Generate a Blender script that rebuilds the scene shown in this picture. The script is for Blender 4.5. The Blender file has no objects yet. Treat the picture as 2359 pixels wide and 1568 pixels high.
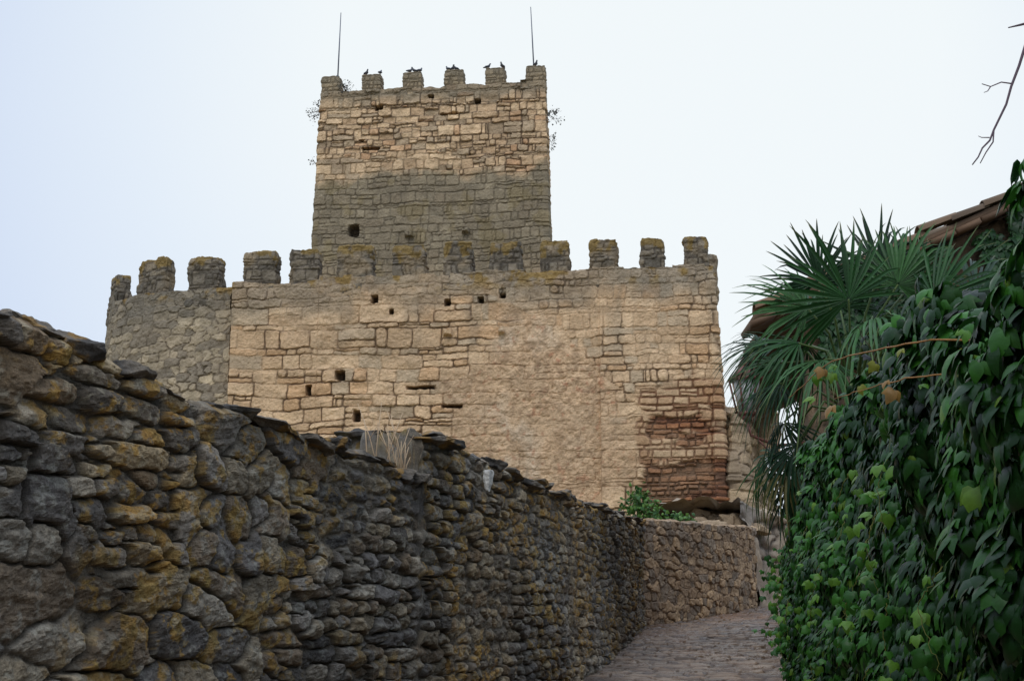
import bpy, math, numpy as np
from mathutils import Vector
rng=np.random.default_rng(7)
def s2l(c):
    c=np.asarray(c,float)/255.
    return np.where(c<=.04045,c/12.92,((c+.055)/1.055)**2.4)
def C(r,g,b): return s2l([r,g,b])
def hsh(i,j=0,k=0):
    i=np.asarray(i,dtype=np.int64); j=np.asarray(j,dtype=np.int64); k=np.asarray(k,dtype=np.int64)
    h=(i*374761393+j*668265263+k*1442695041+12345)&0xffffffff
    h=((h^(h>>13))*1274126177)&0xffffffff
    h=((h^(h>>15))*1103515245)&0xffffffff
    h=h^(h>>16)
    return (h&0xffffff)/float(0x1000000)
def vn2(x,y,s=0):
    xi=np.floor(x).astype(np.int64); yi=np.floor(y).astype(np.int64)
    u=x-xi; v=y-yi; u=u*u*(3-2*u); v=v*v*(3-2*v)
    a=hsh(xi,yi,s);b=hsh(xi+1,yi,s);c=hsh(xi,yi+1,s);d=hsh(xi+1,yi+1,s)
    return (a*(1-u)+b*u)*(1-v)+(c*(1-u)+d*u)*v
def fb2(x,y,s=0,o=4,g=.5):
    t=0;a=1;w=0
    for i in range(o):
        t=t+a*vn2(x*2**i+i*17.3,y*2**i+i*5.1,s+i*31); w+=a; a*=g
    return t/w
def vn3(x,y,z,s=0):
    xi=np.floor(x).astype(np.int64); yi=np.floor(y).astype(np.int64); zi=np.floor(z).astype(np.int64)
    u=x-xi; v=y-yi; w=z-zi; u=u*u*(3-2*u); v=v*v*(3-2*v); w=w*w*(3-2*w)
    def L(zz):
        q=s+zz*101
        return (hsh(xi,yi,q)*(1-u)+hsh(xi+1,yi,q)*u)*(1-v)+(hsh(xi,yi+1,q)*(1-u)+hsh(xi+1,yi+1,q)*u)*v
    return L(zi)*(1-w)+L(zi+1)*w
def fb3(x,y,z,s=0,o=3,g=.5):
    t=0;a=1;w=0
    for i in range(o):
        t=t+a*vn3(x*2**i+3.3*i,y*2**i+7.7*i,z*2**i+1.9*i,s+i*7); w+=a; a*=g
    return t/w
def sst(a,b,x):
    t=np.clip((x-a)/(b-a),0,1); return t*t*(3-2*t)
def mix(a,b,f):
    f=np.asarray(f)[...,None]; return a*(1-f)+b*f

# ---------------- masonry layout ----------------
def masonry(S,T,rowh,cellw,seed,warp=.03,split=.3,vsplit=.3,gap=.01,rnd=.03,rowj=.4,ws=None,rot=.06,wave=.8):
    ws=ws or cellw*.7
    Sw=S+warp*2*(fb2(S/ws,T/ws,seed+1,3)-.5)
    Tw=T+warp*2*(fb2(S/ws+9,T/ws+4,seed+2,3)-.5)+warp*wave*2*(vn2(S/(ws*4),T/(ws*4),seed+3)-.5)
    r0=int(math.floor(Tw.min()/rowh))-3; r1=int(math.ceil(Tw.max()/rowh))+3
    ri=np.arange(r0,r1+1)
    ed=(ri+(hsh(ri,3,seed)-.5)*rowj*1.6)*rowh
    ed=np.sort(ed)
    k=np.clip(np.searchsorted(ed,Tw)-1,0,len(ed)-2)
    y0=ed[k]; y1=ed[k+1]; r=k+r0
    c=cellw*(.7+.7*hsh(r,5,seed)); off=hsh(r,6,seed)*c
    q=np.floor((Sw-off)/c).astype(np.int64)
    e=lambda qq: off+(qq+(hsh(r,qq,seed+7)-.5)*.7)*c
    q=np.where(Sw<e(q),q-1,q); q=np.where(Sw>=e(q+1),q+1,q)
    x0=e(q); x1=e(q+1)
    sub=np.zeros_like(q)
    hs=hsh(r,q,seed+8)<split
    ym=y0+(y1-y0)*(.32+.36*hsh(r,q,seed+9))
    up=hs&(Tw>ym); lo=hs&(Tw<=ym)
    y0=np.where(up,ym,y0); y1=np.where(lo,ym,y1); sub=np.where(up,1,sub)
    vs=hsh(r*3+sub,q,seed+10)<vsplit
    xm=x0+(x1-x0)*(.3+.4*hsh(r*3+sub,q,seed+11))
    R=vs&(Sw>xm); Lf=vs&(Sw<=xm)
    x0=np.where(R,xm,x0); x1=np.where(Lf,xm,x1); sub=np.where(R,sub+2,sub)
    i1=r*7+sub; i2=q
    ra=hsh(i1,i2,seed+20); rb=hsh(i1,i2,seed+21); rc=hsh(i1,i2,seed+22); rd=hsh(i1,i2,seed+23)
    lx=Sw-(x0+x1)/2; ly=Tw-(y0+y1)/2
    an=(rd-.5)*2*rot; lx2=lx*np.cos(an)-ly*np.sin(an); ly2=lx*np.sin(an)+ly*np.cos(an)
    hw=(x1-x0)/2-gap*(.4+1.2*ra); hh=(y1-y0)/2-gap*(.4+1.2*rb)
    rr=np.minimum(rnd*(.3+1.4*rc),np.minimum(hw,hh)*.85)
    qx=np.abs(lx2)-hw+rr; qy=np.abs(ly2)-hh+rr
    sd=np.sqrt(np.maximum(qx,0)**2+np.maximum(qy,0)**2)+np.minimum(np.maximum(qx,qy),0)-rr
    return -sd,ra,rb,rc,rd,lx2/np.maximum(hw,.02),ly2/np.maximum(hh,.02)
def fr(x,k): 
    y=x*k; return y-np.floor(y)
def facets(ra,rb,rc,rd,lx,ly,n=5):
    f=np.ones_like(lx)
    for i in range(n):
        a=6.283*(fr(ra+rb,7.3+i*3.7)*.9+i)/n; s=.15+1.0*fr(rc+rd,11.1+i*5.3)**1.5; o=.75+.6*fr(rb+rd,17.9+i*7.7)
        f=np.minimum(f,o-s*(np.cos(a)*lx+np.sin(a)*ly))
    return np.clip(f,-.2,1)

def rubble(S,T,ch,cw,seed,jit=.42,warp=.012,wf=.09):
    Sw=S+warp*2*(fb2(S/wf,T/wf,seed+1,3,.6)-.5); Tw=T+warp*2*(fb2(S/wf+7,T/wf+3,seed+2,3,.6)-.5)
    gy=Tw/ch; j0=np.floor(gy).astype(np.int64)
    b1=np.full(S.shape,1e9); b2=b1.copy(); i1=np.zeros(S.shape,np.int64); k1=i1.copy(); px=np.zeros(S.shape); py=px.copy()
    for dj in(-2,-1,0,1,2):
        j=j0+dj; wj=cw*(.6+.9*hsh(j,1,seed)); offj=hsh(j,2,seed)
        gx=Sw/wj+offj; i0=np.floor(gx).astype(np.int64)
        for di in(-1,0,1):
            i=i0+di
            cx=(i+.5+jit*2*(hsh(i,j,seed+3)-.5)-offj)*wj; cy=(j+.5+jit*1.3*(hsh(i,j,seed+4)-.5))*ch
            el=.6+.85*hsh(i,j,seed+5)
            dx=(Sw-cx)/(wj*1.0); dy=(Tw-cy)/ch
            d=np.maximum(np.abs(dx)*.92,np.abs(dy))*.7+.3*np.sqrt(dx*dx+dy*dy); d=d/el
            c1=d<b1
            b2=np.where(c1,b1,np.minimum(b2,d))
            b1=np.where(c1,d,b1); i1=np.where(c1,i,i1); k1=np.where(c1,j,k1)
            px=np.where(c1,dx,px); py=np.where(c1,dy,py)
    e=(b2-b1)*ch*.75
    h=lambda k:hsh(i1,k1,seed+k)
    return e,h(20),h(21),h(22),h(23),px*1.8,py*1.8

# ---------------- mesh builder ----------------
class MB:
    def __init__(s): s.v=[];s.c=[];s.f=[];s.n=0
    def add(s,v,c,faces):
        v=np.asarray(v,float).reshape(-1,3)
        c=np.asarray(c,float)
        if c.ndim==1: c=np.tile(c,(len(v),1))
        s.v.append(v); s.c.append(c.reshape(-1,3))
        for f in faces: 
            f=np.asarray(f,dtype=np.int64)
            if len(f): s.f.append(f+s.n)
        s.n+=len(v)
    def grid(s,X,Y,Z,col,flip=False):
        h,w=X.shape
        i=np.arange(h*w).reshape(h,w)
        a,b,c,d=i[:-1,:-1],i[:-1,1:],i[1:,1:],i[1:,:-1]
        f=np.stack([a,b,c,d],-1).reshape(-1,4)
        if flip: f=f[:,::-1]
        s.add(np.stack([X,Y,Z],-1).reshape(-1,3),np.asarray(col).reshape(-1,3) if np.asarray(col).ndim>1 else col,[f])
    def obj(s,name,mat,parent=None,smooth=True):
        me=bpy.data.meshes.new(name)
        V=np.concatenate(s.v); Cc=np.concatenate(s.c)
        loops=np.concatenate([f.ravel() for f in s.f]); tot=np.concatenate([np.full(len(f),f.shape[1]) for f in s.f])
        st=np.concatenate([[0],np.cumsum(tot)[:-1]])
        me.vertices.add(len(V)); me.vertices.foreach_set("co",V.astype(np.float32).ravel())
        me.loops.add(len(loops)); me.loops.foreach_set("vertex_index",loops.astype(np.int32))
        me.polygons.add(len(tot)); me.polygons.foreach_set("loop_start",st.astype(np.int32))
        me.update(calc_edges=True)
        me.polygons.foreach_set("use_smooth",np.full(len(tot),smooth))
        at=me.color_attributes.new(name="Col",type='FLOAT_COLOR',domain='POINT')
        at.data.foreach_set("color",np.concatenate([Cc,np.ones((len(Cc),1))],1).astype(np.float32).ravel())
        me.materials.append(mat); me.update()
        o=bpy.data.objects.new(name,me); bpy.context.scene.collection.objects.link(o)
        if parent: o.parent=parent
        return o
def empty(name):
    o=bpy.data.objects.new(name,None); bpy.context.scene.collection.objects.link(o); return o
def tube(mb,pts,rad,col,n=6):
    pts=np.asarray(pts,float); m=len(pts); rad=np.broadcast_to(np.asarray(rad,float),(m,))
    t=np.gradient(pts,axis=0); t/=np.linalg.norm(t,axis=1,keepdims=True)+1e-9
    ref=np.array([0,0,1.]) if abs(t[0][2])<.9 else np.array([1.,0,0])
    V=[]
    for i in range(m):
        a=np.cross(t[i],ref); a/=np.linalg.norm(a)+1e-9; b=np.cross(t[i],a)
        an=np.linspace(0,2*np.pi,n,endpoint=False)
        V.append(pts[i]+rad[i]*(np.cos(an)[:,None]*a+np.sin(an)[:,None]*b))
    V=np.concatenate(V); f=[]
    for i in range(m-1):
        for j in range(n):
            f.append([i*n+j,i*n+(j+1)%n,(i+1)*n+(j+1)%n,(i+1)*n+j])
    mb.add(V,col,[np.array(f),np.arange(n)[None,::-1],(np.arange(n)+(m-1)*n)[None]])
def box(mb,c,h,col,rz=0,ry=0):
    v=np.array([[x,y,z] for x in(-1,1) for y in(-1,1) for z in(-1,1)],float)*np.array(h)
    if ry: 
        ca,sa=math.cos(ry),math.sin(ry); v=np.stack([v[:,0]*ca+v[:,2]*sa,v[:,1],-v[:,0]*sa+v[:,2]*ca],1)
    ca,sa=math.cos(rz),math.sin(rz); v=np.stack([v[:,0]*ca-v[:,1]*sa,v[:,0]*sa+v[:,1]*ca,v[:,2]],1)+np.array(c)
    mb.add(v,col,[np.array([[0,1,3,2],[4,6,7,5],[0,4,5,1],[2,3,7,6],[0,2,6,4],[1,5,7,3]])])

def block(mb,c,half,rz,style,n=10,ex=5,amp=.02,fs=6.,seed=0,taper=0,rx=0.,cuts=0,oct=3):
    rr=np.random.default_rng(seed+5000)
    cn=rr.normal(size=(max(cuts,1),3)); cn/=np.linalg.norm(cn,axis=1,keepdims=True); cd=rr.uniform(.62,1.05,max(cuts,1))
    g=np.linspace(-1,1,n); A,B=np.meshgrid(g,g)
    one=np.ones_like(A)
    for (x,y,z,fl) in ((A,B,one,0),(A,B,-one,1),(A,one,B,1),(A,-one,B,0),(one,A,B,0),(-one,A,B,1)):
        L=(np.abs(x)**ex+np.abs(y)**ex+np.abs(z)**ex)**(1/ex)
        x1,y1,z1=x/L,y/L,z/L
        if cuts:
            sc=np.ones_like(x1)
            for v_,d_ in zip(cn,cd):
                p=x1*v_[0]+y1*v_[1]+z1*v_[2]; sc=np.where(p>d_,np.minimum(sc,d_/np.maximum(p,.01)),sc)
            x1,y1,z1=x1*sc,y1*sc,z1*sc
        nx,ny,nz=np.sign(x1)*np.abs(x1)**(ex-1)/half[0],np.sign(y1)*np.abs(y1)**(ex-1)/half[1],np.sign(z1)*np.abs(z1)**(ex-1)/half[2]
        nl=np.sqrt(nx**2+ny**2+nz**2)+1e-9; nx,ny,nz=nx/nl,ny/nl,nz/nl
        tp=1-taper*(z1+1)/2
        lx,ly,lz=x1*half[0]*tp,y1*half[1]*tp,z1*half[2]
        if rx:
            ca,sa=math.cos(rx),math.sin(rx); lx,lz=lx*ca-lz*sa,lx*sa+lz*ca
        ca,sa=math.cos(rz),math.sin(rz)
        X=c[0]+lx*ca-ly*sa; Y=c[1]+lx*sa+ly*ca; Z=c[2]+lz
        NX=nx*ca-ny*sa; NY=nx*sa+ny*ca
        S=lx+ly+seed*1.37; T=Z
        h,col=style(S,T,X,Y,Z)
        d=h+amp*2*(fb3(X*fs,Y*fs,Z*fs,seed,oct)-.5)
        mb.grid(X+NX*d,Y+NY*d,Z+nz*d,col,flip=bool(fl))

def path(pts,ds,smooth=0):
    P=np.asarray(pts,float)
    for _ in range(smooth):
        q=[P[0]]
        for a,b in zip(P[:-1],P[1:]): q+= [a*.75+b*.25,a*.25+b*.75]
        q.append(P[-1]); P=np.array(q)
    L=np.concatenate([[0],np.cumsum(np.linalg.norm(np.diff(P,axis=0),axis=1))])
    out=[0.]
    if callable(ds):
        while out[-1]<L[-1]:
            x=np.interp(out[-1],L,P[:,0]); y=np.interp(out[-1],L,P[:,1]); out.append(out[-1]+ds(x,y))
        s=np.array(out); s[-1]=L[-1]
    else:
        s=[]
        for a,b in zip(L[:-1],L[1:]):
            m=max(1,int(math.ceil((b-a)/ds))); s+=list(np.linspace(a,b,m,endpoint=False))
        s=np.array(s+[L[-1]])
    xy=np.stack([np.interp(s,L,P[:,0]),np.interp(s,L,P[:,1])],1)
    t=np.gradient(xy,s,axis=0); t/=np.linalg.norm(t,axis=1,keepdims=True)
    return s,xy,np.stack([t[:,1],-t[:,0]],1),L
def strip(mb,pts,z0,ztop,ds,nt,style,thick=.5,nc=8,back=1.,smooth=0,batter=0.,S0=0,cz=.03,flip=False):
    s,xy,n,L=path(pts,ds,smooth)
    if flip: n=-n
    zt=ztop(s,xy) if callable(ztop) else np.full(len(s),float(ztop))
    zb=z0(s,xy) if callable(z0) else np.full(len(s),float(z0))
    bat=batter(s,xy) if callable(batter) else np.full(len(s),float(batter))
    rows=[]
    for a in np.linspace(0,1,nt+1):
        Z=zb+(zt-zb)*a; o=bat*(1-a)
        rows.append((xy[:,0]+n[:,0]*o,xy[:,1]+n[:,1]*o,Z,Z,n[:,0],n[:,1],0*Z,0*Z))
    for q in np.linspace(0,thick,nc+1)[1:]:
        rows.append((xy[:,0]-n[:,0]*q,xy[:,1]-n[:,1]*q,zt,zt+q,0*zt,0*zt,0*zt+1,0*zt+1))
    for a in np.linspace(0,back,5)[1:]:
        rows.append((xy[:,0]-n[:,0]*thick,xy[:,1]-n[:,1]*thick,zt-a,zt+thick+a,-n[:,0],-n[:,1],0*zt,0*zt+1))
    R=[np.stack([r[i] for r in rows]) for i in range(8)]
    X,Y,Z,T,NX,NY,NZ,zone=R
    S=np.tile(s+S0,(X.shape[0],1))
    h,col=style(S,T,X,Y,Z)
    h=np.where(zone>.5,h*.8+cz*(fb2(S*3,T*3,77)-.3),h)
    mb.grid(X+NX*h,Y+NY*h,Z+NZ*h,col,flip=flip)
    return s,xy,n,zt

# ---------------- materials ----------------
def newmat(name):
    m=bpy.data.materials.new(name); m.use_nodes=True
    return m,m.node_tree.nodes,m.node_tree.links,m.node_tree.nodes['Principled BSDF']
def stone_mat(name,s1=9,s2=60,bd=.02,rough=.85,lo=.62,hi=1.3,rlo=None,spec=.5):
    m,N,L,P=newmat(name)
    P.inputs['Specular IOR Level'].default_value=spec
    at=N.new('ShaderNodeAttribute'); at.attribute_name='Col'
    tc=N.new('ShaderNodeTexCoord')
    n1=N.new('ShaderNodeTexNoise'); n1.inputs['Scale'].default_value=s1; n1.inputs['Detail'].default_value=8; n1.inputs['Roughness'].default_value=.7
    n2=N.new('ShaderNodeTexNoise'); n2.inputs['Scale'].default_value=s2; n2.inputs['Detail'].default_value=6; n2.inputs['Roughness'].default_value=.75
    L.new(tc.outputs['Object'],n1.inputs['Vector']); L.new(tc.outputs['Object'],n2.inputs['Vector'])
    ad=N.new('ShaderNodeMath'); ad.operation='ADD'; L.new(n1.outputs['Fac'],ad.inputs[0]); L.new(n2.outputs['Fac'],ad.inputs[1])
    mr=N.new('ShaderNodeMapRange'); mr.inputs['From Min'].default_value=.7; mr.inputs['From Max'].default_value=1.3
    mr.inputs['To Min'].default_value=lo; mr.inputs['To Max'].default_value=hi; L.new(ad.outputs[0],mr.inputs['Value'])
    vm=N.new('ShaderNodeVectorMath'); vm.operation='SCALE'; L.new(at.outputs['Color'],vm.inputs[0]); L.new(mr.outputs[0],vm.inputs['Scale'])
    L.new(vm.outputs[0],P.inputs['Base Color'])
    bp=N.new('ShaderNodeBump'); bp.inputs['Strength'].default_value=.8; bp.inputs['Distance'].default_value=bd
    L.new(ad.outputs[0],bp.inputs['Height']); L.new(bp.outputs[0],P.inputs['Normal'])
    if rlo is not None:
        r=N.new('ShaderNodeMapRange'); r.inputs['From Min'].default_value=.4; r.inputs['From Max'].default_value=.6
        r.inputs['To Min'].default_value=rlo; r.inputs['To Max'].default_value=rough
        n3=N.new('ShaderNodeTexNoise'); n3.inputs['Scale'].default_value=1.3; n3.inputs['Detail'].default_value=5; L.new(tc.outputs['Object'],n3.inputs['Vector'])
        L.new(n3.outputs['Fac'],r.inputs['Value']); L.new(r.outputs[0],P.inputs['Roughness'])
    else: P.inputs['Roughness'].default_value=rough
    return m
def leaf_mat(name,rough=.35,trans=.15,spec=.5):
    m,N,L,P=newmat(name)
    at=N.new('ShaderNodeAttribute'); at.attribute_name='Col'
    tc=N.new('ShaderNodeTexCoord'); n1=N.new('ShaderNodeTexNoise'); n1.inputs['Scale'].default_value=45; n1.inputs['Detail'].default_value=4
    L.new(tc.outputs['Object'],n1.inputs['Vector'])
    mr=N.new('ShaderNodeMapRange'); mr.inputs['To Min'].default_value=.6; mr.inputs['To Max'].default_value=1.4; L.new(n1.outputs['Fac'],mr.inputs['Value'])
    vm=N.new('ShaderNodeVectorMath'); vm.operation='SCALE'; L.new(at.outputs['Color'],vm.inputs[0]); L.new(mr.outputs[0],vm.inputs['Scale'])
    L.new(vm.outputs[0],P.inputs['Base Color']); P.inputs['Roughness'].default_value=rough
    P.inputs['Specular IOR Level'].default_value=spec
    bp=N.new('ShaderNodeBump'); bp.inputs['Strength'].default_value=.4; bp.inputs['Distance'].default_value=.004
    L.new(n1.outputs['Fac'],bp.inputs['Height']); L.new(bp.outputs[0],P.inputs['Normal'])
    tr=N.new('ShaderNodeBsdfTranslucent'); L.new(vm.outputs[0],tr.inputs['Color'])
    mx=N.new('ShaderNodeMixShader'); mx.inputs[0].default_value=trans
    out=N['Material Output']; L.new(P.outputs[0],mx.inputs[1]); L.new(tr.outputs[0],mx.inputs[2]); L.new(mx.outputs[0],out.inputs['Surface'])
    return m
def plain_mat(name,rough=.6,metal=0):
    m,N,L,P=newmat(name)
    at=N.new('ShaderNodeAttribute'); at.attribute_name='Col'
    n1=N.new('ShaderNodeTexNoise'); n1.inputs['Scale'].default_value=25; n1.inputs['Detail'].default_value=5
    mr=N.new('ShaderNodeMapRange'); mr.inputs['To Min'].default_value=.7; mr.inputs['To Max'].default_value=1.3; L.new(n1.outputs['Fac'],mr.inputs['Value'])
    vm=N.new('ShaderNodeVectorMath'); vm.operation='SCALE'; L.new(at.outputs['Color'],vm.inputs[0]); L.new(mr.outputs[0],vm.inputs['Scale'])
    L.new(vm.outputs[0],P.inputs['Base Color']); P.inputs['Roughness'].default_value=rough; P.inputs['Metallic'].default_value=metal
    return m
M_castle=stone_mat('castle_stone',2.5,16,.06,.92,.72,1.3)
M_rub=stone_mat('rubble_stone',18,110,.014,.85,.4,1.6,spec=.3)
M_low=stone_mat('low_wall_stone',8,50,.02,.85,.65,1.35)
M_road=stone_mat('wet_cobbles',6,40,.012,.6,.6,1.35,rlo=.22)
M_ground=stone_mat('earth',2,20,.05,.95,.6,1.3)
M_leaf=leaf_mat('creeper_leaf',.4,.18,.22)
M_palm=leaf_mat('palm_leaf',.45,.12,.25)
M_dry=plain_mat('twig_bark',.8)
M_metal=plain_mat('painted_metal',.5,.3)
M_tile=plain_mat('terracotta',.9)
M_bird=plain_mat('feathers',.7)

# ---------------- styles ----------------
def holes(S,Z,lst):
    m=np.zeros_like(S)
    for (a,b,w,h) in lst:
        q=np.maximum(np.abs(S-a)/w,np.abs(Z-b)/h)+.25*(vn2(S*9,Z*9,5)-.5)
        m=np.maximum(m,1-sst(.75,1.1,q))
    return m
TAN=C(232,198,156); TAN2=C(206,172,132)
def st_castle(S,T,X,Y,Z):
    P_=dict(warp=.055,split=.22,vsplit=.3,gap=.006,rnd=.05,rowj=.45,ws=.4,rot=.03,wave=1.2)
    d,ra,rb,rc,rd,lx,ly=masonry(S,T,.32,.7,11,**P_)
    e=masonry(S,T,.25,.45,14,**P_)
    w=(X+1.2*(Z-9.9)+2.5*(fb2(S*.5,T*.5,15)-.5))>1.2
    d,ra,rb,rc,rd,lx,ly=[np.where(w,b,a) for a,b in zip((d,ra,rb,rc,rd,lx,ly),e)]
    m=sst(-.004,.02,d)
    deep=sst(.46,.66,fb2(S*.8,T*.9,16)+.14*(Z<9.2)*(X<-1))
    base=mix(TAN,TAN2,ra); base=mix(base,C(214,166,116),(rb>.86)*.45); base=mix(base,C(182,164,136),(rb<.15)*.6)
    blot=fb2(S*3,T*3.5,17); base=base*(.8+.38*blot)[...,None]
    mort=mix(C(194,164,128),C(116,92,68),deep)
    col=mix(mort,base,m)
    rgh=sst(.3,.65,fb2(S*.7,T*.8,18))
    h=(.018+.032*deep)*m+(rc-.5)*(.02+.03*deep)*m+.012*m*(lx*(ra-.5)+ly*(rb-.5))+(fb2(S*4,T*5,3)-.5)*(.03+.06*rgh)+(fb2(S*18,T*20,4,3)-.5)*.032
    q=((X-.6)/2.2)**2+((Z-7.4)/3.1)**2+1.5*(fb2(S*.9,T*.9,21)-.5)
    pm=(1-sst(.7,1.25,q))*(Z<11)
    sp=fb2(S*9,T*9,33,4,.65)
    pc=mix(C(226,192,152),C(188,154,118),sst(.35,.65,sp)); pc=mix(pc,C(234,212,182),sst(.45,.7,fb2(S*1.3,T*1.1,35))*(1-sst(.3,1.8,np.abs(X-.2)))*.8)
    pc=mix(pc,C(180,112,78),sst(.7,.78,fb2(S*8,T*8,37,2))*.6); pc=mix(pc,C(152,122,92),sst(.60,.74,fb2(S*5,T*5,38,3))*.6)
    col=mix(col,pc,pm*.8); h=h*(1-.6*pm)+pm*(.02+(sp-.5)*.08)
    q=np.maximum(3.15-X+.6*(fb2(S*2,T*2,41)-.5), (Z-8.75)+1.*(fb2(S*1.2,T*1.2,42)-.5))
    rm=1-sst(-.08,.12,q); rm=rm*(Y<38.5)
    d2,a2,b2,c2,e2,l2,m2=masonry(S,T,.11,.3,51,warp=.03,split=.1,vsplit=.3,gap=.01,rnd=.02,rowj=.5)
    d3,a3,b3,c3,e3,l3,m3=masonry(S,T,.19,.4,57,warp=.025,split=.1,vsplit=.3,gap=.01,rnd=.03)
    big=sst(.49,.57,fb2(S*.8,T*1.6,58,3)-.14*(Z<6.8))
    mm2=sst(0,.02,d2); mm3=sst(0,.025,d3)
    rcol=mix(C(90,60,42),mix(C(166,112,74),C(118,78,54),a2),mm2)
    bcol=mix(C(126,88,60),mix(C(216,184,144),C(180,138,98),a3),mm3)
    rcol=mix(rcol,bcol,big); rh=(.05*mm2+(c2-.5)*.08*mm2-.06)*(1-big)+(.04*mm3+(c3-.5)*.03*mm3)*big+(fb2(S*9,T*9,59)-.5)*.04
    col=mix(col,rcol,rm); h=h*(1-rm)+rh*rm
    st=sst(10.5,11.6,Z+2.0*(fb2(S*.8,T*1.,61)-.5)); 
    col=mix(col,C(136,127,110)*(.6+.75*fb2(S*4,T*4,62))[...,None],st*.75)
    run=sst(.5,.7,fb2(S*1.6,Z*.25,63))*sst(7.8,11,Z)
    col=mix(col,C(146,132,110),run*.45)
    gr=sst(.48,.66,fb2(S*.45,T*.6,64))*.3
    col=mix(col,C(178,150,116),gr)
    li=sst(.56,.68,fb2(S*3,T*3,65))*sst(11.1,11.6,Z); col=mix(col,C(146,116,52),li*.8)
    H=holes(X,Z,[(-5.2,8.73,.07,.13),(-3.95,8.05,.09,.15),(-4.4,9.1,.12,.12),(-.25,11.17,.08,.12),(-.8,11.0,.07,.08),(-1.65,10.95,.07,.08),(-3.55,11.1,.08,.1),(-3.1,10.75,.05,.06),(-2.3,8.75,.35,.04),(-1.5,8.25,.25,.035)])
    h=h-.4*H; col=mix(col,C(70,56,42),H*.8)
    pr=holes(X,Z,[(-1.63,10.15,.11,.08),(-.26,10.15,.08,.06)]); h=h+.2*pr
    return h,col
def st_left(S,T,X,Y,Z):
    d,ra,rb,rc,rd,lx,ly=rubble(S,T,.22,.30,71)
    m=sst(0,.022,d)
    base=mix(C(218,196,160),C(176,158,130),ra); base=mix(base,C(136,124,106),(rb<.38)*.85); base=base*(.75+.5*fb2(S*4,T*4,70))[...,None]
    mm=m*(.6+.4*sst(.4,.6,fb2(S*.9,T*.9,79)))
    col=mix(C(124,110,90),base,mm)
    g=sst(.35,.65,fb2(S*.8,T*.9,72)); col=mix(col,C(136,126,106),g*.35)
    top=sst(10.5,11.5,Z+fb2(S,T,73)-.5); col=mix(col,C(116,108,94)*(.7+.6*fb2(S*4,T*4,62))[...,None],top*.7)
    li=sst(.6,.68,fb2(S*3,T*3,75))*sst(11.2,11.6,Z); col=mix(col,C(150,118,50),li*.8)
    h=.035*mm+(rc-.5)*.04*mm+(fb2(S*5,T*5,3)-.5)*.07+(fb2(S*18,T*18,4,3)-.5)*.03
    return h,col
def st_keep(S,T,X,Y,Z):
    P_=dict(warp=.045,vsplit=.35,gap=.008,rnd=.04,ws=.35,rot=.05,wave=1.)
    a=masonry(S,T,.28,.5,81,split=.2,rowj=.4,**P_)
    b=masonry(S,T,.23,.38,83,split=.35,rowj=.6,**P_)
    up=sst(17.45,17.8,Z+.9*(fb2(S*1.1,T*.5,83)-.5)+.3*(fb2(S*5,T*5,84)-.5))
    d,ra,rb,rc,rd,lx,ly=[np.where(Z>18.3+.8*(fb2(S*.6,T*.6,82)-.5),q,p) for p,q in zip(a,b)]
    m=sst(-.004,.022,d)
    base=mix(C(228,196,154),C(196,164,126),ra); base=mix(base,C(200,148,104),(rb>.9)*.45); base=mix(base,C(164,146,120),(rb<.18)*.6)
    base=base*(.82+.38*fb2(S*3,T*3.5,80))[...,None]
    rough=up*sst(.4,.65,fb2(S*.8,T*1.2,85)+.3*np.exp(-((Z-19.2)/.8)**2))
    mort=mix(C(158,134,102),C(100,80,58),rough)
    col=mix(mort,base,m)
    gcol=C(140,128,104)*(.65+.6*fb2(S*2.5,T*2.5,84))[...,None]*(.8+.4*ra)[...,None]
    gm=(1-up)*(.34+.58*sst(12.8,15.2,Z+1.5*(fb2(S*.5,T*.5,86)-.5)))
    col=mix(col,gcol*(.72+.28*m)[...,None],gm)
    lic=(1-up)*sst(.56,.66,fb2(S*2,T*2,89)); col=mix(col,C(132,114,66),lic*.35)
    ts=sst(20.1,20.7,Z+.8*(fb2(S,T,87)-.5)); col=mix(col,C(128,118,98),ts*.75)
    h=.03*m+(rc-.5)*(.025+.08*rough)*m+(fb2(S*5,T*5,3)-.5)*(.04+.06*rough)+(fb2(S*18,T*18,4,3)-.5)*.03
    H=holes(X,Z,[(-4.45,20.15,.13,.1),(-1.15,20.2,.1,.08),(-2.7,20.45,.1,.06),(-5.2,15.85,.17,.2),(-5.0,19.0,.1,.04),(-4.7,18.7,.3,.04),(-2.1,19.8,.3,.04)])
    h=h-.4*H; col=mix(col,C(76,62,48),H*.75)
    pr=holes(X,Z,[(-3.35,15.65,.14,.1),(-1.5,15.7,.12,.08)]); h=h+.2*pr
    return h,col
def st_merl(S,T,X,Y,Z):
    d,ra,rb,rc,rd,lx,ly=masonry(S,T,.17,.34,91,warp=.05,split=.2,vsplit=.3,gap=.008,rnd=.04,rowj=.5)
    m=sst(0,.025,d)
    col=mix(C(98,88,74),mix(C(152,138,116),C(114,106,92),ra),m)*(.7+.5*fb2(S*5,T*5,96))[...,None]
    col=mix(col,C(186,160,120),sst(.5,.7,fb2(S*1.5,T*1.5,92))*.4)
    li=sst(.5,.6,fb2(S*4,T*4,93)+.9*(Z-12.35)*(Z<14)); col=mix(col,C(146,118,54),li*.75)
    return .025*m+(rc-.5)*.03*m+(fb2(S*9,T*9,97)-.5)*.06,col*.85
def st_kmerl(S,T,X,Y,Z):
    d,ra,rb,rc,rd,lx,ly=masonry(S,T,.15,.3,95,warp=.03,split=.1,vsplit=.3,gap=.008,rnd=.03)
    m=sst(0,.03,d)
    col=mix(C(118,104,82),mix(C(184,162,128),C(142,128,104),ra),m)
    col=mix(col,C(122,112,92),sst(20.9,21.3,Z)*.6)
    return .025*m,col
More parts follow.
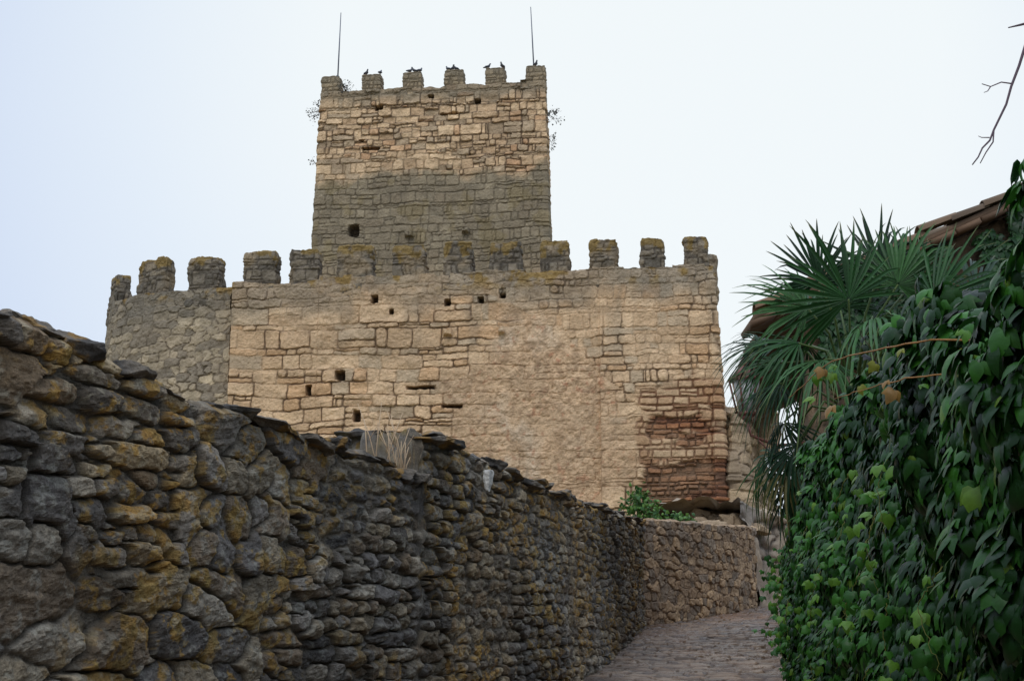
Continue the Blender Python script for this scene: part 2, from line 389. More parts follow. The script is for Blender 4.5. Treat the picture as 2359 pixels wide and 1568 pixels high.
GREY=[C(122,115,105),C(101,95,87),C(134,122,101),C(112,98,80),C(95,90,84),C(142,133,117)]
def st_rub(S,T,X,Y,Z):
    T2=T-.03*S+.08*(vn2(S*.6,T*.4,99)-.5)
    A=rubble(S,T2,.095,.25,101,warp=.016,wf=.08)
    B=rubble(S,T2,.21,.31,131,warp=.024,wf=.13)
    w=(Y-1.5*(Z-2.3)+9*(fb2(S*1.1,T*1.6,140,2)-.5))<7.3
    d,ra,rb,rc,rd,lx,ly=[np.where(w,b,a) for a,b in zip(A,B)]
    op=sst(.38,.6,fb2(S*1.3,T*1.5,120))
    m=sst(.001,.012+.008*(1-op),d); m2=sst(0,.035,d)
    idx=(rb*6).astype(int)%6; pal=np.array(GREY)
    base=pal[idx]*(.68+.6*ra)[...,None]
    f=facets(ra,rb,rc,rd,lx,ly)
    lay=fb2(S*4+rc*30,T*36+S*4*(rd-.5)*6,105,3)
    sp=fb2(S*30,T*30,104,3,.7)
    base=base*(.5+.4*lay+.65*sp)[...,None]
    olm=sst(.42,.56,fb2(S*1.1,T*1.3,108)+.08*(Z>2.2)+.03*(Y<9))
    ol=sst(.52,.58,fb2(S*10,T*10,107,5,.68))*olm
    base=mix(base,mix(C(160,116,40),C(138,122,66),fb2(S*20,T*20,109)),ol*.75)
    wl=sst(.59,.65,fb2(S*18,T*18,110,4,.6)); base=mix(base,C(164,162,148),wl*.35)
    tanp=sst(.48,.68,fb2(S*.6,T*.6,111)); base=mix(base,base*1.15*np.array([1.1,1.,.84]),tanp)
    dk=sst(.48,.7,fb2(S*1.3,T*1.,119)); base=base*(1-.35*dk)[...,None]
    mort=C(98,90,77)*(.5+.9*fb2(S*25,T*25,112))[...,None]*(1.15-.45*op)[...,None]
    col=mix(mort,base,m)
    o2=.35+.65*op
    h=m2*.008+m*(.016+.036*f)*o2+(rc-.5)*.045*m*o2+(lay-.5)*.018*m+(fb2(S*22,T*28,113,4,.68)-.5)*.034+.04*(fb2(S*.9,T*.9,114)-.5)
    return h,col
def st_cope(S,T,X,Y,Z):
    n=fb3(X*6,Y*6,Z*6,201); n2=fb3(X*2,Y*2,Z*2,207); n3=fb3(X*30,Y*30,Z*30,208)
    col=mix(C(68,64,59),C(116,106,92),sst(.3,.7,n))*(.55+.8*n3)[...,None]; ol=sst(.52,.59,fb3(X*10,Y*10,Z*12,203,5)); col=mix(col,C(152,114,44),ol*.6*(n2>.45))
    return (fb3(X*14,Y*14,Z*40,205)-.5)*.03,col
def st_low(S,T,X,Y,Z):
    d,ra,rb,rc,rd,lx,ly=rubble(S,T,.13,.24,151)
    m=sst(0,.016,d)
    base=mix(C(202,170,130),C(160,132,100),ra); base=mix(base,C(134,120,102),(rb<.35)*.8)
    base=base*(.7+.6*fb2(S*6,T*6,150))[...,None]
    mm=m*(.65+.35*sst(.4,.6,fb2(S*1.5,T*1.5,159)))
    col=mix(C(118,96,72),base,mm)
    col=mix(col,C(100,88,74),sst(.3,1.2,(Z-.1*Y-.9)+.8*(fb2(S*2,T*2,149)-.5))*.5)
    h=.03*mm+(rc-.5)*.045*mm+(fb2(S*6,T*6,3)-.5)*.05+(fb2(S*25,T*25,4,3)-.5)*.025
    return h,col*.95
def st_butt(S,T,X,Y,Z):
    d,ra,rb,rc,rd,lx,ly=rubble(S,T,.24,.4,156)
    m=sst(0,.03,d); col=mix(C(120,102,80),mix(C(192,166,130),C(144,126,104),ra),m)*(.7+.5*fb2(S*2,T*2,157))[...,None]
    return .05*m+(rc-.5)*.1*m+(fb2(S*3,T*3,158)-.5)*.2,col
def st_house(S,T,X,Y,Z):
    d,ra,rb,rc,rd,lx,ly=rubble(S,T,.15,.26,161)
    m=sst(0,.02,d); col=mix(C(92,78,60),mix(C(134,110,82),C(100,84,66),ra),m)
    return .04*m+(rc-.5)*.03*m,col*(.6+.6*fb2(S*3,T*3,162))[...,None]
def st_rock(S,T,X,Y,Z):
    n=fb3(X*.9,Y*.9,Z*1.5,171,4); col=mix(C(134,124,110),C(172,152,126),sst(.3,.7,n)); 
    cr=np.abs(fb2(S*.8,T*1.4,173)-.5); col=mix(C(90,80,70),col,sst(0,.03,cr))
    return (n-.5)*.5-.08*(1-sst(0,.04,cr))+(fb3(X*6,Y*6,Z*6,175)-.5)*.06,col

# ---------------- castle ----------------
castle=empty('medieval_castle')
mb=MB()
ctop=lambda s,xy: 11.6+.16*np.floor(3*fb2(s*1.6,s*0+1,300,2))/3+.07*fb2(s*6,s*0,301)+.1*sst(-7,5,xy[:,0])-.12*(xy[:,0]<-5)
strip(mb,[(-7.3,38.3),(5.08,37.0),(5.75,45)],3.5,ctop,.026,310,st_castle,thick=1.,nc=14,back=2.,
      batter=lambda s,xy: np.where(xy[:,1]>37.3,.0,.25)*(xy[:,0]<5)+ (xy[:,0]>=5)*(.38+.12*np.clip(xy[:,1]-37,0,8)))
strip(mb,[(-7.2,39.3),(-7.3,38.3)],3.5,11.6,.05,150,st_castle,thick=.6,batter=.0)
mb.obj('curtain_wall',M_castle,castle,smooth=False)
mb=MB()
strip(mb,[(5.35,38.0),(5.5,36.75),(6.3,38.2),(7.2,42)],3.5,lambda s,xy:8.1-.30*s+.3*np.floor(4*fb2(s*1.1,s*0,345,2))/4,.05,90,st_butt,thick=1.2,nc=10,back=1,smooth=1,batter=.5)
mb.obj('buttress',M_castle,castle,smooth=False)
mb=MB()
ltop=lambda s,xy: 11.5+.14*fb2(s*2,s*0+1,310,3)
strip(mb,[(-12.4,46),(-11.25,40.8),(-10.6,39.75),(-9.2,38.95),(-7.2,38.5)],3.5,ltop,.032,240,st_left,thick=.9,nc=12,back=2.,smooth=2,batter=.25)
mb.obj('side_wall',M_castle,castle,smooth=False)
mb=MB()
yl=lambda x:38.3-.105*(x+7.3)
for i,(a,b,t) in enumerate([(-7.01,-6.17,12.48),(-5.79,-5.04,12.5),(-4.53,-3.61,12.55),(-3.06,-2.25,12.53),(-1.72,-1.02,12.55),(-.53,.26,12.53),(.77,1.48,12.55),(2.02,2.72,12.53),(3.31,3.88,12.53),(4.42,4.99,12.53)]):
    cx=(a+b)/2; z0=11.2
    block(mb,(cx,yl(cx)+.3,(z0+t)/2),((b-a)/2,.26,(t-z0)/2),-.105,st_merl,n=34,ex=30,amp=.06,fs=4,seed=i+3,taper=.03,rx=(hsh(i,9)-.5)*.04,oct=4)
for i,(a,b,y,t,rz) in enumerate([(-8.55,-7.68,38.95,12.45,-.25),(-10.12,-9.14,39.65,12.58,-.55),(-11.2,-10.62,40.9,12.5,-1.0)]):
    cx=(a+b)/2; z0=11.1
    block(mb,(cx,y,(z0+t)/2),((b-a)/2*(1.05 if i<2 else 1.2),.26,(t-z0)/2),rz,st_merl,n=34,ex=14,amp=.08,fs=3.5,seed=i+23,taper=.12 if i<2 else .3,oct=4)
for i in range(4):
    y=38.9+i*1.9; block(mb,(5.0+(y-37)*.081,y,11.85),(.26,.4,.65),0,st_merl,n=16,ex=12,amp=.05,fs=2.6,seed=i+43)
mb.obj('battlements',M_castle,castle,smooth=False)
mb=MB()
ktop=lambda s,xy: 20.72+.16*fb2(s*3,s*0+1,320,3)
strip(mb,[(-6.75,56),(-6.42,48),(1.07,47),(1.35,55)],8,ktop,.033,390,st_keep,thick=.8,nc=10,back=1.5,batter=.42)
dirk=math.atan2(-1,7.49); yk=lambda x:48-.1335*(x+6.42)
for i,x in enumerate([-6.41,-5.02,-3.64,-2.22,-.845,.5]):
    cx=x+.31; block(mb,(cx,yk(cx)+.27,20.95),(.31,.25,.42),dirk,st_kmerl,n=22,ex=22,amp=.04,fs=4,seed=i+60,oct=4)
for i in range(5):
    block(mb,(-6.25-.04*i*1.5,49.6+i*1.4,20.95),(.25,.31,.42),0,st_kmerl,n=12,ex=12,amp=.04,fs=3,seed=i+70)
    block(mb,(.9+.035*i*1.5,48.6+i*1.4,20.95),(.25,.31,.42),0,st_kmerl,n=12,ex=12,amp=.04,fs=3,seed=i+80)
strip(mb,[(1.35,55),(-6.75,56)],8,20.7,.2,40,st_keep,thick=.5)
mb.obj('keep_tower',M_castle,castle,smooth=False)

# lightning rods
for i,(x,dx,l) in enumerate([(-5.93,.06,2.75),(.6+.15,-.12,2.55)]):
    mb=MB(); y=yk(x)+.3
    tube(mb,[(x,y,20.9),(x+dx*.5,y,21.3+l*.5-.3),(x+dx,y,21.3+l-.25)],[.028,.024,.014],C(96,100,110),6)
    tube(mb,[(x,y,20.9),(x,y,21.5)],[.05,.05],C(80,84,90),6)
    mb.obj('lightning_rod',M_metal)
# pigeons
for i,x in enumerate([-4.93,-4.45,-3.45,-3.28,-3.1,-2.14,-2.0,-1.88,-.82,-.32,.78]):
    mb=MB(); y=yk(x)+.15; a=(hsh(i,77)*6.28); ca,sa=math.cos(a),math.sin(a); z=21.37+.11
    pts=[(-.2,-.03),(-.13,-.015),(-.07,.0),(0,.01),(.06,.035),(.09,.075),(.105,.11),(.125,.125),(.145,.12),(.165,.113)]
    P=[(x+p*ca*.75,y+p*sa*.75,z+q*.9-.015) for p,q in pts]
    tube(mb,P,[.016,.028,.042,.05,.046,.032,.024,.026,.016,.003],C(84,86,92),8)
    for s in(-1,1):
        tube(mb,[(x+.01*ca-s*.02*sa,y+.01*sa+s*.02*ca,z-.03),(x+.02*ca-s*.02*sa,y+.02*sa+s*.02*ca,z-.12)],.006,C(120,60,50),4)
        tube(mb,[(x+.05*ca-s*.04*sa,y+.05*sa+s*.04*ca,z+.005),(x-.05*ca-s*.045*sa,y-.05*sa+s*.045*ca,z-.01),(x-.12*ca-s*.02*sa,y-.12*sa+s*.02*ca,z-.03)],[.02,.026,.006],C(66,68,76),6)
    mb.obj('pigeon',M_bird)

# ---------------- near rubble wall ----------------
rw=empty('rubble_stone_wall')
dsn=lambda x,y: .0012*max(y,3.)+.0012
mb=MB()
gz=lambda s,xy: .1*xy[:,1]-.3
def tA(s,xy):
    y=xy[:,1]; t=np.interp(y,[1,6,7,8.5,9.93,10.0,12.6,15.1,18,23.5],[3.08,3.03,2.93,2.87,2.83,3.17,3.17,3.27,3.49,3.87])
    return t+.09*(fb2(s*4,s*0,330,3)-.5)
sA=strip(mb,[(-4.1,1),(-2.1,6),(-.52,10),(.74,15.5),(2.0,23.5)],gz,tA,dsn,380,st_rub,thick=.42,nc=34,back=1.2,smooth=1)
sC=strip(mb,[(-1.2,10.35),(-.62,10.1)],2.2,lambda s,xy:3.17+.03*np.sin(s*9),.012,90,lambda S,T,X,Y,Z:st_rub(S,T,X,Y+9,Z),thick=.42,nc=24,back=1.0,S0=40)
mb.obj('wall_faces',M_rub,rw,smooth=False)
mb=MB()
r=np.random.default_rng(5)
for (s,xy,n,zt) in (sA,sC):
    p=0.
    while p<s[-1]:
        y0_=np.interp(p,s,xy[:,1]); l=r.uniform(.09,.24)*(1.15 if y0_<9 else 1.); c=p+l
        if c>s[-1]+.1: break
        x,y=np.interp(c,s,xy[:,0]),np.interp(c,s,xy[:,1]); nx,ny=np.interp(c,s,n[:,0]),np.interp(c,s,n[:,1]); z=np.interp(c,s,zt)
        th=r.uniform(.022,.045) if y>7.5 else r.uniform(.03,.06)
        k=r.uniform(.13,.2); ph=r.uniform(-.03,.07)
        for q,kk in ((k-.1+ph,k),(.33,.15)):
            if r.random()<.06: continue
            block(mb,(x-nx*q,y-ny*q,z+th*r.uniform(.4,1.)),(l*r.uniform(.98,1.15),kk,th),math.atan2(nx,-ny)+r.uniform(-.25,.25),st_cope,n=28 if y<10 else 14,ex=9,amp=.02,fs=16,seed=int(r.integers(9999)),rx=r.uniform(-.14,.14),cuts=10,oct=4)
        p+=2*l*.95
mb.obj('coping_stones',M_rub,rw,smooth=False)
mb=MB(); block(mb,(-.17,11.02,2.98),(.05,.03,.09),1.3,lambda S,T,X,Y,Z:(0*X,np.broadcast_to(C(200,196,186),X.shape+(3,))*(.5+.8*fb3(X*20,Y*20,Z*20,5))[...,None]),n=14,ex=6,amp=.02,fs=14,cuts=10)
mb.obj('pale_stone',M_rub,rw,smooth=False)

# low wall at the bend
mb=MB()
strip(mb,[(1.9,23.4),(3.2,25.6),(4.15,27.4),(4.6,28.6),(4.7,30)],lambda s,xy:.1*xy[:,1]-.4,lambda s,xy:np.interp(xy[:,1],[23.4,27.4,30],[3.92,4.2,4.4])+.06*fb2(s*4,s*0,340),.02,110,st_low,thick=.5,nc=12,back=.8,smooth=2)
mb.obj('low_garden_wall',M_low,smooth=False)
mb=MB()
strip(mb,[(4.4,28.6),(5.3,30.2),(7.5,31.2),(11,31.5)],2.3,lambda s,xy:4.75+.2*fb2(s,s*0,341)-.12*s,.05,60,st_rock,thick=2,nc=16,back=1.5,smooth=2,batter=.3,cz=.3)
mb.obj('rock_outcrop',M_low)
mb=MB()
r=np.random.default_rng(8)
for i in range(30):
    t=r.random(); x=3.7+1.1*t+r.uniform(-.2,.2); y=28.2+t*1.0+r.uniform(0,2.4)
    block(mb,(x,y,4.15+.22*(y-28)+r.uniform(-.05,.1)),(r.uniform(.15,.4),r.uniform(.15,.3),r.uniform(.08,.2)),r.uniform(0,3),lambda S,T,X,Y,Z:((fb3(X*5,Y*5,Z*5,3)-.5)*.05,mix(C(176,152,120),C(132,114,92),fb3(X*3,Y*3,Z*3,9))),n=14,ex=6,amp=.05,fs=4,seed=i,cuts=12)
mb.obj('boulder_steps',M_low,smooth=False)

# ---------------- ground and street ----------------
g=np.unique(np.concatenate([np.linspace(-600,-30,25),np.linspace(-30,60,226),np.linspace(60,900,30)]))
X,Y=np.meshgrid(g,g)
wx=np.interp(Y,[-50,1,6,10,15.5,23.5,27.4,40],[-8,-4.1,-2.1,-.52,.74,2.0,4.15,6.5])
Z=.1*np.clip(Y,-8,30)-.12
terr=sst(.45,1.2,wx-X)*sst(-6,2,Y)
Z=Z+terr*(1.3*(1-sst(22,26,Y)) + sst(22,26,Y)*1.4)
cast=np.clip((Y-28.5)/7.5,0,1)*(1-sst(5.4,8.5,X))
Z=Z+cast*.9
Z=Z+.08*(fb2(X*.7,Y*.7,350)-.5)*terr
n=fb2(X*.8,Y*.8,351)
mb=MB(); mb.grid(X,Y,Z,mix(C(96,104,52),C(140,120,88),sst(.35,.6,n)))
mb.obj('ground',M_ground)
X,Y=np.meshgrid(np.arange(-5.5,10,.03),np.arange(-4,31.5,.032))
d,ra,rb,rc,rd,lx,ly=rubble(X,Y,.17,.2,181,warp=.03,wf=.15)
m=sst(0,.025,d)
col=mix(C(80,62,48),mix(C(148,124,100),C(100,84,70),ra),m); col=mix(col,C(142,106,74),sst(.4,.6,fb2(X*.8,Y*.5,183))*.7)
col=col*(.5+.75*fb2(X*3,Y*2,185))[...,None]
Z=.1*Y-.03+.022*m+(rc-.5)*.03*m+.07*(fb2(X*.8,Y*.8,182)-.5)+(fb2(X*9,Y*9,184)-.5)*.03
mb=MB(); mb.grid(X,Y,Z,col*.85); mb.obj('cobbled_street',M_road,smooth=False)

# ---------------- leaves ----------------
def leaf_template(L=1.,W=.42,fold=.12,droop=.22,base=0.,ang=0.):
    ts=[.14,.40,.72]; ws=[.74,1.,.55]
    V=[(0,0,0)]
    for t,w in zip(ts,ws):
        for s in(-1,0,1): V.append((s*w*W/1.,t*L,(fold*w if s==0 else 0)-droop*t*t))
    V.append((0,L,-droop*1.15))
    V=np.array(V,float); q=[[1,2,5,4],[2,3,6,5],[4,5,8,7],[5,6,9,8]]; t=[[0,2,1],[0,3,2],[7,8,10],[8,9,10]]
    if ang: 
        c,s=math.cos(ang),math.sin(ang); V=np.stack([V[:,0]*c+V[:,1]*s,-V[:,0]*s+V[:,1]*c,V[:,2]],1)
    return V,np.array(q),np.array(t)
def compound(angs,Ls,W):
    V=[];Q=[];T=[];n=0
    for a,l in zip(angs,Ls):
        v,q,t=leaf_template(l,W*l,fold=.08,ang=a,droop=.25); v[:,2]-=abs(a)*.05
        V.append(v);Q.append(q+n);T.append(t+n);n+=len(v)
    return np.concatenate(V),np.concatenate(Q),np.concatenate(T)
TS=leaf_template(1.,.46,.1,.28); T3=compound([-.95,0,.95],[.75,1,.75],.40); T5=compound([-1.5,-.75,0,.75,1.5],[.6,.85,1,.85,.6],.30)
def instance(mb,tpl,pos,N,D,scale,col):
    V,Q,T=tpl; k=len(pos)
    if k==0: return
    N=N/np.linalg.norm(N,axis=1,keepdims=True); D=D-N*(N*D).sum(1,keepdims=True); D/=np.linalg.norm(D,axis=1,keepdims=True)+1e-9
    X=np.cross(D,N)
    W=pos[:,None]+scale[:,None,None]*(V[None,:,0:1]*X[:,None]+V[None,:,1:2]*D[:,None]+V[None,:,2:3]*N[:,None])
    o=(np.arange(k)*len(V))[:,None,None]
    mb.add(W.reshape(-1,3),np.repeat(col,len(V),0),[(Q[None]+o).reshape(-1,4),(T[None]+o).reshape(-1,3)])
def rand_unit(r,k):
    v=r.normal(size=(k,3)); return v/np.linalg.norm(v,axis=1,keepdims=True)

# creeper-covered wall on the right
cw=empty('creeper_covered_wall')
CP=[(2.72,14.3),(2.5,13.9),(1.36,3.7),(1.0,1.0)]
ctz=lambda y:np.interp(y,[1,3.7,4.5,5.5,7,8.9,11.5,13,14.3],[2.4,2.4,2.54,2.66,2.78,2.93,2.93,2.73,2.5])
mb=MB()
strip(mb,[(3.4,14.5),(2.85,14.35),(2.66,13.9),(1.6,3.7),(1.25,1.0)],lambda s,xy:.1*xy[:,1]-.3,lambda s,xy:ctz(xy[:,1])-.2,.04,70,st_low,thick=.5,nc=6,back=2.2)
mb.obj('stone_wall',M_low,cw)
mb=MB(); r=np.random.default_rng(21)
s,xy,n,L=path(CP,.05)
def creeper(k,depth,dark,szm=1.):
    u=r.random(k)**.8*s[-1]; x=np.interp(u,s,xy[:,0]); y=np.interp(u,s,xy[:,1]); nx=np.interp(u,s,n[:,0]); ny=np.interp(u,s,n[:,1])
    zb=.1*y; zt=ctz(y); v=r.random(k)*1.14
    zz=zb+(zt-zb)*np.minimum(v,1)
    over=np.maximum(v-1,0)/.14
    B=lambda a,b: .38*fb2(a*1.3,b*1.3,401,3)+.16*vn2(a*4.5,b*4.5,402)
    low=sst(.0,.5,(zz-zb)); bulge=(B(u,zz)-.1)*(.25+.75*low)*np.interp(y,[4,11,14],[1,.65,.4])
    off=(bulge-.02+depth)*(1-over)-over*.75
    zz=zz+ sst(.82,1.,v)*(.5*(fb2(u*1.3,over*1.5,405)-.38))
    pos=np.stack([x+nx*off,y+ny*off,zz+r.normal(size=k)*.015],1)
    e=.05; gu=(B(u+e,zz)-B(u,zz))/e; gv=(B(u,zz+e)-B(u,zz))/e
    tx,ty=-ny,nx
    N=np.stack([nx-gu*tx,ny-gu*ty,.45-gv+over*1.5],1); N/=np.linalg.norm(N,axis=1,keepdims=True); N=N+.5*rand_unit(r,k)
    D=np.stack([.5*nx,.5*ny,-1+0*nx],1)+.5*rand_unit(r,k)
    sz=szm*r.uniform(.04,.08,k)*.88
    g=np.clip(fb2(u*1.2,zz*1.2,407)+r.normal(size=k)*.2,0,1)
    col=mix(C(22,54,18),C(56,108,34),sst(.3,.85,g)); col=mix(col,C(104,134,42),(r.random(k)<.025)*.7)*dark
    z=r.random(k); 
    for t,a,b,q in ((TS,0,.35,.9),(T3,.35,.75,1.2),(T5,.75,1.01,1.35)):
        mk=(z>=a)&(z<b); instance(mb,t,pos[mk],N[mk],D[mk],sz[mk]*q,col[mk])
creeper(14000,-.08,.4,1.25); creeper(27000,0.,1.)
mb.obj('creeper_leaves',M_leaf,cw)
mb=MB()
def shoot(P,rad,col,lk,lsz,lc,jit=.03,hang=0.):
    P=np.array(P,float); t=np.linspace(0,1,len(P)); tt=np.linspace(0,1,26)
    Q=np.stack([np.interp(tt,t,P[:,i]) for i in range(3)],1); Q[1:-1]=(Q[:-2]+Q[1:-1]*2+Q[2:])/4
    Q+=r.normal(size=Q.shape)*jit*.12
    tube(mb,Q,np.linspace(rad,rad*.4,26),col,5)
    k=lk; i=r.random(k)*25; i0=i.astype(int); pos=Q[i0]+r.normal(size=(k,3))*jit-np.array([0,0,hang])*r.random(k)[:,None]
    N=np.stack([-.4+0*i,-.8+0*i,.5+0*i],1)+.6*rand_unit(r,k); D=np.stack([-.2+0*i,0*i,-1+0*i],1)+.7*rand_unit(r,k)
    cc=np.array(lc)[r.integers(len(lc),size=k)]
    instance(mb,T3,pos,N,D,r.uniform(.6,1.1,k)*lsz,cc)
YG=[C(96,128,40),C(118,122,46),C(74,114,34),C(136,104,54)]; DG=[C(24,50,24),C(34,68,30),C(22,42,26)]
shoot([(1.25,3.65,2.42),(1.08,4.1,2.5),(.98,4.6,2.55),(.92,4.95,2.5)],.0035,C(166,120,66),11,.04,YG,.015,.03)
shoot([(1.2,3.65,2.34),(1.05,4.0,2.38),(.95,4.4,2.4)],.003,C(166,120,66),7,.042,YG,.015,.03)
for i in range(22):
    y=r.uniform(5.0,9.5); x=.98+.11*y+r.uniform(.0,.5); z=ctz(y)
    hgt=r.uniform(.1,.26)
    shoot([(x,y,z-.1),(x+r.uniform(-.1,.1),y,z+hgt*.5),(x+r.uniform(-.2,.2),y,z+hgt)],.003,C(70,50,36),int(12+hgt*30),.065,DG+[C(50,92,34)],.06)
for i in range(10):
    y=r.uniform(7.5,9.); x=2.35+r.uniform(-.1,.55); z=3.02+r.uniform(-.1,.12)
    shoot([(x,y,z-.5),(x+r.uniform(-.1,.1),y,z),(x+r.uniform(-.15,.15),y,z+.12)],.003,C(70,50,36),36,.07,DG,.09)
for a in [((2.5,8.2,3.2),(2.45,8.2,3.5),(2.36,8.2,3.75)),((2.3,8.3,3.2),(2.3,8.3,3.5),(2.26,8.3,3.68)),((2.1,8.2,3.0),(2.0,8.2,3.35),(1.92,8.2,3.5))]:
    shoot(a,.004,C(70,50,40),8,.065,[C(40,42,44),C(30,46,30)],.03)
for i in range(34):
    y=r.uniform(4,12); x=.95+.11*y-.24; z=ctz(y)-r.uniform(.2,1.4)
    shoot([(x,y,z),(x-.05,y+r.uniform(-.1,.1),z-.12),(x-.04,y+r.uniform(-.15,.15),z-.3)],.002,C(100,100,40),8,.05,[C(54,102,34),C(84,122,40),C(40,82,28)],.03)
mb.obj('creeper_shoots',M_leaf,cw)

# ---------------- palm ----------------
palm=empty('fan_palm'); mb=MB(); r=np.random.default_rng(31)
Cc=np.array([2.52,11.0,3.74])
def fan(hub,D,N,R,col,n=34,spread=1.95,droop=.25):
    D=np.array(D,float);D/=np.linalg.norm(D);N=np.array(N,float);N-=D*N.dot(D);N/=np.linalg.norm(N);X=np.cross(D,N)
    for k in range(n):
        if r.random()<.05: continue
        a=(k/(n-1)-.5)*2*spread+r.normal()*.02; l=R*(1-.2*abs(a/spread)**2)*r.uniform(.8,1.06); dr=droop*r.uniform(.3,2.0); tip=(r.random()<.3)*r.uniform(.2,.7)
        e=math.cos(a)*D+math.sin(a)*X; sd=-math.sin(a)*D+math.cos(a)*X; side=r.normal()*.05
        V=[];ts=np.array([.03,.25,.45,.65,.82,.94,1.]); da=spread*2/(n-1)
        for t in ts:
            rr=t*l; w=min(da*rr*.5,da*.40*l*.5)*(1 if t<.5 else (1-(t-.5)/.5)**.7)+.0006
            bend=-dr*R*(t**2.6)-.15*R*abs(math.sin(a))*t
            c=hub+e*rr*(1-.12*dr*t*t)+N*bend+sd*side*R*t*t+np.array([0,0,-1.])*R*(dr*.35*t**3+tip*max(t-.7,0))
            V+= [c-sd*w,c-N*w*.7,c+sd*w]
        f=[]
        for i in range(len(ts)-1):
            f+=[[i*3,i*3+1,i*3+4,i*3+3],[i*3+1,i*3+2,i*3+5,i*3+4]]
        cc=col*r.uniform(.65,1.3); cv=np.tile(cc,(len(V),1)); cv[-6:]=cv[-6:]*.6+C(120,104,60)*.4
        mb.add(np.array(V),cv,[np.array(f)])
G1=C(36,74,32);G2=C(24,54,26);G3=C(54,92,46);GB=C(110,104,60)
fans=[
((-.1,-.45,.5),(-.5,-.25,.8),(-.2,-1,.25),.68,G1),((.22,-.1,.8),(.12,-.1,1),(-.3,-1,.0),.55,G2),
((-.35,-.2,.5),(-.85,-.2,.5),(.1,-.9,.6),.6,G3),((.5,-.5,.5),(.6,-.3,.5),(0,-1,.5),.68,G1),
((.05,-.6,.3),(.1,-.6,.1),(0,-.6,1),.66,G3),((-.45,-.35,.2),(-.95,-.3,.1),(-.2,-.7,.8),.55,G1),
((-.55,-.1,-.05),(-.9,-.2,-.35),(-.6,-.6,.7),.44,G2),((-.5,.1,.15),(-.9,.1,.2),(-.1,-.7,.8),.46,G1),
((-.5,.1,-.3),(-.6,0,-.9),(-.9,-.5,.3),.46,G2),
((-.55,.3,-.5),(-.6,0,-.95),(-.9,-.6,.2),.5,G1),((-.45,-.1,-.5),(-.45,-.1,-1),(-.7,-.8,.2),.52,G2),
((.9,-.2,.6),(.9,-.1,.4),(.1,-1,.5),.66,G2),((.5,.1,.75),(.5,0,.9),(.2,-1,.1),.55,G1),
((.3,.5,.6),(.3,.6,.7),(0,.7,.6),.55,G2),((-.2,.6,.4),(-.4,.9,.3),(0,.6,.8),.55,G2),((.95,-.4,.3),(1,-.4,.0),(.2,-.8,.8),.6,G3),
((-.3,-.5,.05),(-.6,-.6,-.2),(-.4,-.7,.8),.58,G3),((-.02,.2,.6),(-.35,.2,.9),(-.2,-1,.2),.55,G1),((1.35,-.1,.5),(1,.0,.3),(.1,-1,.6),.6,G1),
((-.45,.15,-.75),(-.5,.1,-1),(-.9,-.6,.1),.5,G2),((-.5,.0,-.62),(-.7,.1,-.9),(-.8,-.7,.1),.46,GB),((-.25,-.2,.7),(-.2,-.2,1),(-.4,-1,.2),.5,G2),
((.3,-.3,.65),(.35,-.2,.8),(-.1,-1,.3),.6,G3),((-.6,.2,.3),(-.9,.2,.45),(.1,-.9,.6),.42,G2),((.25,-.6,.15),(.3,-.7,-.1),(0,-.6,.9),.6,G1),((.7,-.6,.25),(.7,-.6,.1),(.1,-.7,.8),.6,G1)]
for o,D,N,R,cl in fans:
    hub=Cc+np.array(o); fan(hub,D,N,R,cl,droop=.16 if o[2]>.4 else .42,spread=r.uniform(1.5,2.0))
    tube(mb,[Cc+np.array([0,0,-.25]),Cc+np.array(o)*.5+np.array([0,0,.08]),hub],[.016,.010,.007],C(84,104,54),5)
mb.obj('palm_fronds',M_palm,palm)
mb=MB()
zz=np.linspace(.9,3.75,60); 
tube(mb,np.stack([2.52+.03*np.sin(zz*2),11+0*zz,zz],1),.13+.02*np.sin(np.arange(60)*2.1),C(92,72,52),12)
for i in range(300):
    a=r.random()*6.28; z=r.uniform(1,3.75); p=np.array([2.52+.14*math.cos(a),11+.14*math.sin(a),z])
    tube(mb,[p,p+np.array([.06*math.cos(a),.06*math.sin(a),.03+r.uniform(-.06,.08)])],[.012,.004],C(104,82,58),4)
mb.obj('palm_trunk',M_dry,palm)

